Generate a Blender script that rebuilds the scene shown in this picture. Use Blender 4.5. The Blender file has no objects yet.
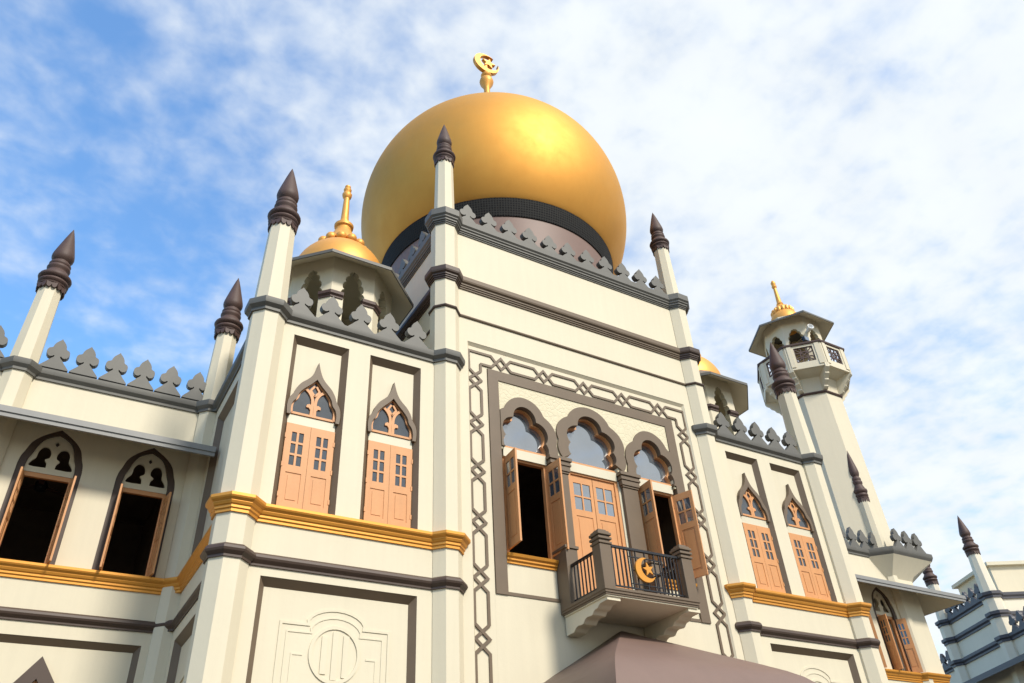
import bpy, bmesh, math, random
from mathutils import Vector, Matrix
from mathutils.geometry import tessellate_polygon
random.seed(7)
PI = math.pi
S = bpy.context.scene
COL = S.collection

# ------------------------------------------------------------------ camera
cd = bpy.data.cameras.new('camera'); cam = bpy.data.objects.new('camera', cd); COL.objects.link(cam)
cd.sensor_width = 36.0; cd.lens = 788.383 / 1024 * 36.0; cd.clip_start = 0.1; cd.clip_end = 5000
CR = ((0.86245785, -0.50350227, -0.05149685), (0.26166502, 0.53066453, -0.80618023), (0.43324113, 0.68182155, 0.58942472))
M = Matrix(((CR[0][0], -CR[1][0], -CR[2][0]), (CR[0][1], -CR[1][1], -CR[2][1]), (CR[0][2], -CR[1][2], -CR[2][2])))
cam.matrix_world = Matrix.Translation((-11.1, -14.0, 1.6)) @ M.to_4x4()
S.camera = cam

# ------------------------------------------------------------------ sky, sun, exposure
SUN_AZ, SUN_EL = math.radians(11), math.radians(41)      # azimuth to the right of the facade's own normal
SUNV = Vector((math.sin(SUN_AZ) * math.cos(SUN_EL), -math.cos(SUN_AZ) * math.cos(SUN_EL), math.sin(SUN_EL)))
S.view_settings.view_transform = 'Standard'; S.view_settings.look = 'None'
S.view_settings.exposure = 1.04; S.view_settings.gamma = 1.0; S.view_settings.use_curve_mapping = False
W = bpy.data.worlds.new('World'); S.world = W; W.use_nodes = True
SKY_STRENGTH = 0.15
def build_world():
    nt = W.node_tree; N = nt.nodes; N.clear(); L = nt.links
    def n(t, **k):
        o = N.new(t)
        for a, b in k.items(): setattr(o, a, b)
        return o
    def mth(op, a, b=None, c=None, clamp=False):
        o = n('ShaderNodeMath', operation=op); o.use_clamp = clamp
        for i, v in enumerate((a, b, c)):
            if v is None: continue
            if isinstance(v, (int, float)): o.inputs[i].default_value = v
            else: L.new(v, o.inputs[i])
        return o.outputs[0]
    def smooth(v, a, b):
        o = n('ShaderNodeMapRange', interpolation_type='SMOOTHSTEP')
        L.new(v, o.inputs[0]); o.inputs[1].default_value = a; o.inputs[2].default_value = b
        return o.outputs[0]
    sky = n('ShaderNodeTexSky', sky_type='NISHITA'); sky.sun_disc = False
    sky.sun_elevation = SUN_EL; sky.sun_rotation = math.atan2(SUNV.x, SUNV.y)
    sky.air_density = 1.25; sky.dust_density = 0.3; sky.ozone_density = 3.0
    tc = n('ShaderNodeTexCoord'); sep = n('ShaderNodeSeparateXYZ'); L.new(tc.outputs['Generated'], sep.inputs[0])
    zz = mth('ADD', mth('MAXIMUM', sep.outputs[2], 0.0), 0.16)
    px = mth('DIVIDE', sep.outputs[0], zz); py = mth('DIVIDE', sep.outputs[1], zz)
    cmb = n('ShaderNodeCombineXYZ'); L.new(px, cmb.inputs[0]); L.new(py, cmb.inputs[1])
    def noise(scale, detail, rough, off, dist=0.0, lac=2.0):
        mp = n('ShaderNodeMapping'); L.new(cmb.outputs[0], mp.inputs[0]); mp.inputs['Location'].default_value = off
        o = n('ShaderNodeTexNoise'); L.new(mp.outputs[0], o.inputs['Vector'])
        o.inputs['Scale'].default_value = scale; o.inputs['Detail'].default_value = detail
        o.inputs['Roughness'].default_value = rough; o.inputs['Distortion'].default_value = dist
        o.inputs['Lacunarity'].default_value = lac
        return o.outputs['Fac']
    big = noise(1.5, 3, 0.5, (3.4, 1.7, 0), 0.15)
    mid = noise(5.0, 5, 0.55, (7.3, 2.2, 0), 0.2)
    fine = noise(17.0, 4, 0.5, (1.3, 9.2, 0), 0.15)
    # thin mottled cloud: denser towards the right of the street, more open blue towards the left
    bias = n('ShaderNodeVectorMath', operation='DOT_PRODUCT'); L.new(tc.outputs['Generated'], bias.inputs[0])
    bias.inputs[1].default_value = (0.88, -0.42, 0.20)
    cov = smooth(bias.outputs['Value'], -0.36, 0.22)
    dens = mth('ADD', mth('ADD', mth('MULTIPLY', big, 0.70), mth('MULTIPLY', mid, 0.52)), mth('MULTIPLY', fine, 0.60))
    dens = mth('ADD', dens, mth('MULTIPLY', cov, 0.50))
    mask = smooth(dens, 0.86, 1.50)
    mask = mth('ADD', mth('MULTIPLY', mask, 0.90), 0.08)
    shade = mth('ADD', mth('MULTIPLY', mid, 0.10), 0.445)
    # cloud light: white, brighter nearer the sun
    cl = n('ShaderNodeMix', data_type='RGBA'); cl.inputs[0].default_value = 1.0
    cc = n('ShaderNodeCombineXYZ')
    for i, v in enumerate((0.92, 0.97, 1.0)): L.new(mth('MULTIPLY', shade, v), cc.inputs[i])
    hsv = n('ShaderNodeHueSaturation'); L.new(sky.outputs[0], hsv.inputs['Color']); hsv.inputs['Saturation'].default_value = 1.25; hsv.inputs['Value'].default_value = 1.0
    bg1 = n('ShaderNodeBackground'); L.new(hsv.outputs[0], bg1.inputs[0]); bg1.inputs[1].default_value = SKY_STRENGTH
    bg2 = n('ShaderNodeBackground'); L.new(cc.outputs[0], bg2.inputs[0]); bg2.inputs[1].default_value = 1.0
    mx = n('ShaderNodeMixShader'); L.new(mask, mx.inputs[0]); L.new(bg1.outputs[0], mx.inputs[1]); L.new(bg2.outputs[0], mx.inputs[2])
    out = n('ShaderNodeOutputWorld'); L.new(mx.outputs[0], out.inputs[0])
build_world()
ld = bpy.data.lights.new('sun', 'SUN'); ld.energy = 2.05; ld.angle = math.radians(10); ld.color = (1.0, 0.94, 0.83)
sun = bpy.data.objects.new('sun', ld); COL.objects.link(sun)
sun.rotation_euler = (-SUNV).to_track_quat('-Z', 'Y').to_euler(); sun.location = (20, -40, 50)
S.cycles.max_bounces = 8; S.cycles.use_denoising = True

# ------------------------------------------------------------------ materials
def mat(name, col, rough=0.6, metal=0.0, var=0.06, scale=1.3, bump=0.0, bscale=30.0, spec=0.5, streak=0.0, noise_rough=0.0, ior=1.45):
    m = bpy.data.materials.new(name); m.use_nodes = True
    nt = m.node_tree; N = nt.nodes; L = nt.links; b = N['Principled BSDF']
    b.inputs['Roughness'].default_value = rough; b.inputs['Metallic'].default_value = metal
    b.inputs['Specular IOR Level'].default_value = spec; b.inputs['IOR'].default_value = ior
    geo = N.new('ShaderNodeNewGeometry')
    def noi(sc, det=5, vec=None, r=0.6):
        o = N.new('ShaderNodeTexNoise'); o.inputs['Scale'].default_value = sc; o.inputs['Detail'].default_value = det
        o.inputs['Roughness'].default_value = r
        L.new(vec if vec is not None else geo.outputs['Position'], o.inputs['Vector']); return o.outputs['Fac']
    fac = noi(scale)
    if streak > 0:
        mp = N.new('ShaderNodeMapping'); mp.inputs['Scale'].default_value = (3.5, 3.5, 0.22); L.new(geo.outputs['Position'], mp.inputs[0])
        f2 = noi(1.6, 6, mp.outputs[0], 0.7)
        mm = N.new('ShaderNodeMath'); mm.operation = 'MULTIPLY_ADD'; L.new(f2, mm.inputs[0]); mm.inputs[1].default_value = streak
        ad = N.new('ShaderNodeMath'); ad.operation = 'MULTIPLY'; L.new(fac, ad.inputs[0]); ad.inputs[1].default_value = 1 - streak
        L.new(ad.outputs[0], mm.inputs[2]); fac = mm.outputs[0]
    cr = N.new('ShaderNodeValToRGB'); L.new(fac, cr.inputs[0])
    cr.color_ramp.elements[0].position = 0.28; cr.color_ramp.elements[1].position = 0.72
    lo = tuple(c * (1 - var) for c in col); hi = tuple(min(1, c * (1 + var)) for c in col)
    cr.color_ramp.elements[0].color = (*lo, 1); cr.color_ramp.elements[1].color = (*hi, 1)
    L.new(cr.outputs[0], b.inputs['Base Color'])
    if noise_rough > 0:
        mr = N.new('ShaderNodeMapRange'); L.new(noi(scale * 2.7), mr.inputs[0])
        mr.inputs[1].default_value = 0.3; mr.inputs[2].default_value = 0.7
        mr.inputs[3].default_value = max(0.02, rough - noise_rough); mr.inputs[4].default_value = rough + noise_rough
        L.new(mr.outputs[0], b.inputs['Roughness'])
    if bump > 0:
        bp = N.new('ShaderNodeBump'); bp.inputs['Strength'].default_value = bump; bp.inputs['Distance'].default_value = 0.02
        L.new(noi(bscale, 4), bp.inputs['Height']); L.new(bp.outputs[0], b.inputs['Normal'])
    return m
CREAM = mat('cream paint', (0.635, 0.565, 0.42), 0.62, var=0.055, scale=0.55, bump=0.12, bscale=7, streak=0.55)
SPAN = mat('carved cream plaster', (0.64, 0.57, 0.40), 0.7, var=0.03, scale=3)
WHITE = mat('ivory paint', (0.60, 0.545, 0.41), 0.5, var=0.03)
TAUPE = mat('taupe paint', (0.140, 0.098, 0.062), 0.55, var=0.07, scale=2.0, bump=0.05, bscale=25)
BROWN = mat('brown paint', (0.068, 0.043, 0.031), 0.5, var=0.08, scale=2.0)
DBROWN = mat('dark brown paint', (0.072, 0.040, 0.032), 0.6, var=0.12, scale=5)
GREY = mat('grey paint', (0.118, 0.112, 0.098), 0.55, var=0.08, scale=2.5)
EAVEG = mat('grey roof edge', (0.24, 0.235, 0.225), 0.5, var=0.08, scale=2.5, streak=0.3)
GPAINT = mat('gold paint', (0.66, 0.285, 0.042), 0.42, metal=0.35, var=0.04, scale=3)
GDOME = mat('gold leaf dome', (0.62, 0.315, 0.068), 0.62, metal=0.88, var=0.06, scale=0.7, bump=0.035, bscale=1.4, noise_rough=0.04, streak=0.3)
GSMALL = mat('gold cupola', (0.74, 0.35, 0.075), 0.50, metal=0.45, var=0.06, scale=4)
WOOD = mat('salmon painted wood', (0.58, 0.27, 0.105), 0.5, var=0.10, scale=4, bump=0.08, bscale=16, streak=0.6)
IRON = mat('black iron', (0.012, 0.012, 0.015), 0.4, spec=0.5)
GLASSD = mat('dim window glass', (0.05, 0.055, 0.06), 0.08, var=0.3, scale=2.0, bump=0.03, bscale=3, ior=1.8)
GLASS = mat('window glass', (0.10, 0.115, 0.13), 0.03, metal=0.0, var=0.3, scale=1.0, bump=0.04, bscale=1.8, spec=0.5, ior=3.4)
DRUM = mat('mauve drum paint', (0.18, 0.112, 0.09), 0.55, var=0.06)
CANOPY = mat('brown canopy', (0.175, 0.112, 0.090), 0.5, var=0.07, scale=1.2, bump=0.06, bscale=6, streak=0.3)
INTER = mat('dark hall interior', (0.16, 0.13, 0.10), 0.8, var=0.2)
SHADED = mat('cream plaster with painted shade', (0.42, 0.37, 0.25), 0.8)  # darkened cream: shade inside the openings is put into the colour
NAVY = mat('charcoal cornice paint', (0.055, 0.053, 0.065), 0.5, var=0.1, scale=2)
PALE = mat('pale painted wall', (0.66, 0.60, 0.48), 0.65, var=0.05, scale=0.8, streak=0.4)
STONE = mat('paving', (0.05, 0.044, 0.036), 0.8, var=0.15, scale=0.7, bump=0.2, bscale=6)
ASPH = mat('asphalt', (0.045, 0.044, 0.043), 0.85, var=0.2, scale=2, bump=0.3, bscale=60)
LAMPW = mat('white metal', (0.75, 0.75, 0.74), 0.4, var=0.03)
ROOFM = mat('flat roof', (0.30, 0.28, 0.26), 0.8, var=0.1)

def band_material():
    m = mat('black bottle band', (0.02, 0.02, 0.022), 0.7, spec=0.08)
    nt = m.node_tree; N = nt.nodes; L = nt.links; b = N['Principled BSDF']
    tc = N.new('ShaderNodeTexCoord'); sp = N.new('ShaderNodeSeparateXYZ'); L.new(tc.outputs['Object'], sp.inputs[0])
    at = N.new('ShaderNodeMath'); at.operation = 'ARCTAN2'; L.new(sp.outputs[1], at.inputs[0]); L.new(sp.outputs[0], at.inputs[1])
    mu = N.new('ShaderNodeMath'); mu.operation = 'MULTIPLY'; mu.inputs[1].default_value = 4.1; L.new(at.outputs[0], mu.inputs[0])
    cb = N.new('ShaderNodeCombineXYZ'); L.new(mu.outputs[0], cb.inputs[0]); L.new(sp.outputs[2], cb.inputs[1])
    br = N.new('ShaderNodeTexBrick'); L.new(cb.outputs[0], br.inputs['Vector']); br.offset = 0.0
    br.inputs['Scale'].default_value = 1.0; br.inputs['Brick Width'].default_value = 0.085; br.inputs['Row Height'].default_value = 0.085
    br.inputs['Mortar Size'].default_value = 0.018
    br.inputs['Color1'].default_value = (0.008, 0.008, 0.009, 1); br.inputs['Color2'].default_value = (0.016, 0.016, 0.017, 1)
    br.inputs['Mortar'].default_value = (0.035, 0.034, 0.032, 1)
    L.new(br.outputs['Color'], b.inputs['Base Color'])
    bp = N.new('ShaderNodeBump'); bp.inputs['Strength'].default_value = 0.8; bp.inputs['Distance'].default_value = 0.03; bp.invert = True
    L.new(br.outputs['Fac'], bp.inputs['Height']); L.new(bp.outputs[0], b.inputs['Normal'])
    return m
BAND = band_material()
def carve(m):   # low arabesque relief
    nt = m.node_tree; N = nt.nodes; L = nt.links; b = N['Principled BSDF']
    geo = N.new('ShaderNodeNewGeometry')
    ns = N.new('ShaderNodeTexNoise'); ns.inputs['Scale'].default_value = 5; L.new(geo.outputs['Position'], ns.inputs['Vector'])
    mixv = N.new('ShaderNodeVectorMath'); mixv.operation = 'MULTIPLY_ADD'; L.new(ns.outputs['Color'], mixv.inputs[0])
    mixv.inputs[1].default_value = (.12, .12, .12); L.new(geo.outputs['Position'], mixv.inputs[2])
    vo = N.new('ShaderNodeTexVoronoi'); vo.feature = 'DISTANCE_TO_EDGE'; vo.inputs['Scale'].default_value = 7.5; L.new(mixv.outputs[0], vo.inputs['Vector'])
    mr = N.new('ShaderNodeMapRange'); mr.inputs[1].default_value = 0.0; mr.inputs[2].default_value = 0.12; L.new(vo.outputs['Distance'], mr.inputs[0])
    bp = N.new('ShaderNodeBump'); bp.inputs['Strength'].default_value = 0.35; bp.inputs['Distance'].default_value = 0.02
    L.new(mr.outputs[0], bp.inputs['Height']); L.new(bp.outputs[0], b.inputs['Normal'])
carve(SPAN)

# ------------------------------------------------------------------ mesh builder
def FAC(u, v, d): return (u, d, v)                       # facade: u along X, v up, d into the wall (+Y)
class MB:
    def __init__(s): s.v = []; s.f = []; s.mi = []; s.mats = []
    def m(s, mt):
        if mt not in s.mats: s.mats.append(mt)
        return s.mats.index(mt)
    def add(s, vs, fs, mt):
        o = len(s.v); s.v += [tuple(v) for v in vs]; k = s.m(mt)
        for f in fs: s.f.append([o + i for i in f]); s.mi.append(k)
    def box(s, x0, x1, y0, y1, z0, z1, mt, T=None):
        vs = [(x, y, z) for z in (z0, z1) for y in (y0, y1) for x in (x0, x1)]
        if T: vs = [T(*v) for v in vs]
        s.add(vs, [(0, 2, 3, 1), (4, 5, 7, 6), (0, 1, 5, 4), (2, 6, 7, 3), (0, 4, 6, 2), (1, 3, 7, 5)], mt)
    def plate(s, loops, d0, d1, mt, T=FAC, mside=None, back=True):
        """flat outline with holes, extruded from d0 to d1"""
        lp = [[Vector((p[0], p[1], 0)) for p in l] for l in loops]
        tris = tessellate_polygon(lp)
        flat = [p for l in loops for p in l]; n = len(flat)
        s.add([T(p[0], p[1], d0) for p in flat], tris, mt)
        if back: s.add([T(p[0], p[1], d1) for p in flat], [tuple(reversed(t)) for t in tris], mt)
        for l in loops:
            k = len(l)
            s.add([T(p[0], p[1], d0) for p in l] + [T(p[0], p[1], d1) for p in l], [(i, (i + 1) % k, k + (i + 1) % k, k + i) for i in range(k)], mside or mt)
    def frame(s, o, d0, i, d1, mt, T=FAC):
        """splayed ring between outer rect o at depth d0 and inner rect i at depth d1"""
        R = lambda r, d: [T(r[0], r[2], d), T(r[1], r[2], d), T(r[1], r[3], d), T(r[0], r[3], d)]
        s.add(R(o, d0) + R(i, d1), [(k, (k + 1) % 4, 4 + (k + 1) % 4, 4 + k) for k in range(4)], mt)
    def lathe(s, prof, n, mt, c=(0, 0, 0), ph=0.0, caps=True):
        vs = []
        for r, z in prof:
            for i in range(n):
                a = ph + 2 * PI * i / n; vs.append((c[0] + r * math.cos(a), c[1] + r * math.sin(a), c[2] + z))
        fs = [(j * n + i, j * n + (i + 1) % n, (j + 1) * n + (i + 1) % n, (j + 1) * n + i) for j in range(len(prof) - 1) for i in range(n)]
        if caps: fs += [tuple(range(n))[::-1], tuple((len(prof) - 1) * n + i for i in range(n))]
        s.add(vs, fs, mt)
    def octa(s, prof, mt, c=(0, 0, 0), n=8, caps=True):   # prof = (apothem, z), flat side to the front
        q = 1 / math.cos(PI / n)
        s.lathe([(a * q, z) for a, z in prof], n, mt, c, PI / n if n == 8 else 0.0, caps)
    def loft(s, rings, mt, caps=True):
        n = len(rings[0]); vs = [p for r in rings for p in r]
        fs = [(j * n + i, j * n + (i + 1) % n, (j + 1) * n + (i + 1) % n, (j + 1) * n + i) for j in range(len(rings) - 1) for i in range(n)]
        if caps: fs += [tuple(range(n))[::-1], tuple((len(rings) - 1) * n + i for i in range(n))]
        s.add(vs, fs, mt)
    def sweep(s, path, prof, mt, closed=False):
        """moulding: prof (outward, z) carried along a plan path; outward is to the right of travel"""
        P = [Vector((p[0], p[1])) for p in path]; n = len(P); rings = []
        def nrm(a, b): d = (b - a).normalized(); return Vector((d.y, -d.x))
        for i in range(n):
            if closed or 0 < i < n - 1:
                n1 = nrm(P[i - 1], P[i]); n2 = nrm(P[i], P[(i + 1) % n]); b = n1 + n2; b = b / max(1e-6, b.dot(n1))
            elif i == 0: b = nrm(P[0], P[1])
            else: b = nrm(P[-2], P[-1])
            rings.append([(P[i].x + b.x * o, P[i].y + b.y * o, z) for o, z in prof])
        m_ = len(prof); vs = [p for r in rings for p in r]; k = n if closed else n - 1
        fs = [(i * m_ + j, ((i + 1) % n) * m_ + j, ((i + 1) % n) * m_ + (j + 1) % m_, i * m_ + (j + 1) % m_) for i in range(k) for j in range(m_)]
        if not closed: fs += [tuple(range(m_)), tuple((n - 1) * m_ + j for j in range(m_))[::-1]]
        s.add(vs, fs, mt)
    def strip(s, pts, w, d0, d1, mt, T=FAC, closed=False):
        P = [Vector(p) for p in pts]; n = len(P); a, b = [], []
        def nr(p, q): d = (q - p).normalized(); return Vector((-d.y, d.x))
        for i in range(n):
            if closed or 0 < i < n - 1:
                n1 = nr(P[i - 1], P[i]); n2 = nr(P[i], P[(i + 1) % n]); m_ = n1 + n2; m_ = m_ / max(0.25, m_.dot(n1))
            elif i == 0: m_ = nr(P[0], P[1])
            else: m_ = nr(P[-2], P[-1])
            a.append(P[i] + m_ * w / 2); b.append(P[i] - m_ * w / 2)
        k = n if closed else n - 1
        for i in range(k):
            j = (i + 1) % n; q = [a[i], b[i], b[j], a[j]]
            vs = [T(p.x, p.y, d0) for p in q] + [T(p.x, p.y, d1) for p in q]
            fs = [(0, 1, 2, 3), (7, 6, 5, 4), (1, 5, 6, 2), (0, 3, 7, 4)]
            if not closed and i == 0: fs.append((0, 4, 5, 1))
            if not closed and i == k - 1: fs.append((3, 2, 6, 7))
            s.add(vs, fs, mt)
    def tube(s, p, q, r, mt, n=8, r2=None):
        p, q = Vector(p), Vector(q); d = (q - p).normalized(); u = d.orthogonal().normalized(); w = d.cross(u); r2 = r if r2 is None else r2
        vs = [tuple(p + (u * math.cos(2 * PI * i / n) + w * math.sin(2 * PI * i / n)) * r) for i in range(n)] + [tuple(q + (u * math.cos(2 * PI * i / n) + w * math.sin(2 * PI * i / n)) * r2) for i in range(n)]
        s.add(vs, [(i, (i + 1) % n, n + (i + 1) % n, n + i) for i in range(n)] + [tuple(range(n))[::-1], tuple(range(n, 2 * n))], mt)
    def ball(s, c, r, mt, n=12, sz=1.0):
        s.lathe([(r * math.sin(PI * k / 8) + 1e-4, -r * sz * math.cos(PI * k / 8)) for k in range(9)], n, mt, c)
    def mesh(s, name, angle=35, bevel=0):
        me = bpy.data.meshes.new(name); me.from_pydata(s.v, [], s.f); me.update()
        for mt in s.mats: me.materials.append(mt)
        me.polygons.foreach_set('material_index', s.mi)
        bm = bmesh.new(); bm.from_mesh(me); bmesh.ops.remove_doubles(bm, verts=bm.verts, dist=1e-5)
        bmesh.ops.recalc_face_normals(bm, faces=bm.faces); bm.to_mesh(me); bm.free()
        me.polygons.foreach_set('use_smooth', [True] * len(me.polygons)); me.set_sharp_from_angle(angle=math.radians(angle))
        return me
    def obj(s, name, parent=None, loc=(0, 0, 0), rot=0.0, angle=35, bevel=0):
        o = bpy.data.objects.new(name, s.mesh(name, angle)); COL.objects.link(o)
        o.location = loc; o.rotation_euler = (0, 0, rot)
        if parent is not None: o.parent = parent
        if bevel:
            b = o.modifiers.new('bevel', 'BEVEL'); b.width = bevel; b.segments = 2; b.limit_method = 'ANGLE'; b.angle_limit = math.radians(40)
        return o
def thing(name, label, cat, loc=(0, 0, 0), group=None, rot=0.0):
    o = bpy.data.objects.new(name, None); COL.objects.link(o); o.location = loc; o.rotation_euler = (0, 0, rot)
    o['label'] = label; o['category'] = cat
    if group: o['group'] = group
    return o
def put(me, name, parent, loc=(0, 0, 0), rot=0.0):
    o = bpy.data.objects.new(name, me); COL.objects.link(o); o.location = loc; o.rotation_euler = (0, 0, rot); o.parent = parent
    return o
def dup(o, parent, loc, rot=None):
    c = o.copy(); COL.objects.link(c); c.parent = parent; c.location = loc
    if rot is not None: c.rotation_euler = (0, 0, rot)
    for ch in list(o.children): dup(ch, c, ch.location)
    return c
def rect(x0, x1, z0, z1): return [(x0, z0), (x1, z0), (x1, z1), (x0, z1)]
def arc(cx, cz, r, a0, a1, n): return [(cx + r * math.cos(math.radians(a0 + (a1 - a0) * i / n)), cz + r * math.sin(math.radians(a0 + (a1 - a0) * i / n))) for i in range(n + 1)]
def mirror_outline(right):          # right half from bottom to top (on axis last) -> closed outline
    return right + [(-x, z) for x, z in reversed(right[:-1] if abs(right[-1][0]) < 1e-6 else right)]

# ------------------------------------------------------------------ ground
g = MB(); g.add([(-600, -600, 0), (600, -600, 0), (600, 600, 0), (-600, 600, 0)], [(0, 1, 2, 3)], ASPH); go = g.obj('ground'); go['kind'] = 'structure'
g = MB(); g.box(-24, 24, -20, 30, -0.3, 0.12, STONE); go = g.obj('pavement'); go['kind'] = 'structure'

# ------------------------------------------------------------------ shared shapes
def finial_mesh():
    """dark brown spire cap: scalloped hem, rings, bulb and point; z = 0 at the hem"""
    b = MB()
    prof = [(.295, .13), (.33, .13), (.345, .17), (.30, .19), (.335, .215), (.355, .26), (.34, .31), (.305, .33), (.33, .345), (.375, .385), (.39, .43), (.372, .475), (.315, .505), (.30, .55), (.27, .60),
            (.235, .66), (.245, .695), (.268, .73), (.275, .77), (.262, .81), (.235, .835), (.25, .86), (.258, .90), (.235, .945), (.20, .97), (.195, 1.0), (.225, 1.04), (.255, 1.10), (.265, 1.17), (.25, 1.27),
            (.215, 1.42), (.165, 1.62), (.11, 1.84), (.055, 2.04), (.022, 2.14), (.004, 2.2)]
    b.lathe(prof, 24, DBROWN)
    a = .297
    for i in range(8):
        th = i * PI / 4; n = (math.cos(th), math.sin(th)); t = (-n[1], n[0]); hw = a * math.tan(PI / 8)
        T = lambda u, v, d, n=n, t=t: (n[0] * (a + d) + t[0] * u, n[1] * (a + d) + t[1] * u, v)
        pts = [(-hw, .14)]
        for k in (-.5, .5):
            pts += [(k * hw + hw * .46 * math.cos(math.radians(q)), .065 - .085 * math.sin(math.radians(q)) * 1.0) for q in (180, 150, 120, 90, 60, 30, 0)]
        pts.append((hw, .14)); b.plate([pts], .02, -.02, DBROWN, T)
    return b.mesh('finial', 40)
FINIAL = finial_mesh()
def merlon_mesh(h, w):
    half = [(w / 2 - .004, 0), (w / 2 - .006, .02), (w * .40, .09), (w * .30, .16), (w * .22, .23), (.070, .305), (.062, .345), (.085, .345), (.11, .318), (.155, .305), (.205, .325), (.242, .375), (.255, .43), (.248, .485), (.218, .53), (.170, .55), (.146, .575), (.138, .63), (.105, .70), (.06, .755), (.025, .79), (0, .83)]
    k = h / .83
    b = MB(); b.plate([mirror_outline([(x, z * k) for x, z in half])], -.075, .075, GREY); return b
MER = merlon_mesh(.77, .69).mesh('merlon', 30); MERW = merlon_mesh(.84, .64).mesh('merlon', 30)

GOLDP = [(-.05, 7.715), (.035, 7.715), (.035, 7.765), (.06, 7.785), (.06, 7.83), (.085, 7.85), (.105, 7.895), (.105, 7.905), (.15, 7.945), (.165, 7.975), (.165, 8.03), (-.05, 8.035)]
BRNP = [(-.05, 6.89), (.03, 6.89), (.03, 6.93), (.085, 6.99), (.10, 7.03), (.085, 7.08), (.04, 7.125), (-.05, 7.125)]
GRYP = [(-.05, 12.335), (.04, 12.335), (.04, 12.40), (.115, 12.47), (.13, 12.53), (.13, 12.61), (-.05, 12.64)]
TOPP = [(-.05, 16.885), (.03, 16.885), (.03, 16.93), (.055, 16.93), (.055, 16.98), (.085, 16.98), (.085, 17.03), (.12, 17.06), (.12, 17.10), (.165, 17.15), (.165, 17.36), (.05, 17.385), (-.05, 17.385)]
MIDP = [(-.05, 14.925), (.035, 14.925), (.035, 14.975), (.06, 14.975), (.06, 15.025), (.085, 15.025), (.085, 15.075), (.13, 15.105), (.145, 15.15), (.145, 15.27), (.04, 15.30), (-.05, 15.30)]
THNP = [(-.05, 14.005), (.035, 14.005), (.05, 14.035), (.035, 14.07), (-.05, 14.07)]
def octpath(a, cx=0, cy=0):
    k = a * math.tan(PI / 8); return [(cx + x, cy + y) for x, y in ((-a, k), (-a, -k), (-k, -a), (k, -a), (a, -k), (a, k), (k, a), (-k, a))]
def collar(prof, a, mt, name, parent, loc=(0, 0, 0)):
    b = MB(); b.sweep(octpath(a), prof, mt, closed=True); return b.obj(name, parent, loc, angle=18)

# ================================================================== MOSQUE
MOSQ = thing('mosque', 'cream mosque with big gold dome, grey battlements, salmon shutters and a balcony, seen from below', 'mosque')
# --- walls
def wall(name, loops, d0, d1, T=FAC, mt=CREAM): b = MB(); b.plate(loops, d0, d1, mt, T); return b.obj(name, MOSQ)
P1 = (-7.79, -6.535, 8.05, 12.085); P2 = (-6.03, -4.775, 8.05, 12.085); BL = (-7.80, -4.76, 2.4, 6.735)
def mir(r): return (-r[1], -r[0], r[2], r[3])
IN = .14
wall('front_wall', [rect(-4.1, 4.1, 0, 17.15), rect(-3.52, 3.52, 2.0, 13.30)], 0, .5)
for sgn in (-1, 1):
    rs = [P1, P2, BL] if sgn < 0 else [mir(P1), mir(P2), mir(BL)]
    x0, x1 = (-8.40, -4.1) if sgn < 0 else (4.1, 8.40)
    wall('side_bay_wall', [rect(x0, x1, 0, 12.5)] + [rect(*r) for r in rs], 0, .5)
    for r in rs:
        b = MB(); w = .12; i = (r[0] + w, r[1] - w, r[2] + (.02 if r[2] > 5 else .12), r[3] - .14)
        b.frame(r, 0.003, i, IN, TAUPE); b.plate([rect(r[0] - .05, r[1] + .05, r[2] - .05, r[3] + .05)], IN + .002, IN + .1, CREAM)
        b.obj('recessed_panel', MOSQ)
# blind panel medallion
def medallion():
    b = MB(); cx = -6.28; zb = 6.0
    half = [(1.02, 2.6), (1.02, 6.02), (.52, 6.02)] + [(.52 - .52 * k / 8 * 1.0, 6.02 + .30 * math.sin(PI / 2 * k / 8)) for k in range(1, 9)]
    out = [(cx + x, z) for x, z in half[:3]] + [(cx + .55 * math.cos(math.radians(t)), 6.02 + .30 * math.sin(math.radians(t))) for t in range(15, 180, 15)] + [(cx - x, z) for x, z in reversed(half[:3])]
    b.strip(out, .05, IN - .014, IN + .05, CREAM); 
    inn = [(cx + (p[0] - cx) * .88, p[1] - .14) for p in out]
    b.strip(inn, .03, IN - .010, IN + .05, CREAM)
    b.strip([(cx + .45 * math.cos(math.radians(t)), 5.54 + .47 * math.sin(math.radians(t))) for t in range(0, 360, 10)], .06, IN - .02, IN + .05, CREAM, closed=True)
    for x, h in ((-.20, .32), (0, .41), (.20, .36)):
        b.plate([rect(cx + x - .055, cx + x + .055, 5.52 - h, 5.52 + h)], IN - .016, IN + .05, CREAM)
    for x in (-.78, .78): b.strip([(cx + x, 2.7), (cx + x, 5.5), (cx + x * .75, 5.5)], .03, IN - .008, IN + .05, CREAM)
    return b
mo = medallion().obj('medallion_relief', MOSQ); dup(mo, MOSQ, (2 * 6.28, 0, 0))

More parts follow.
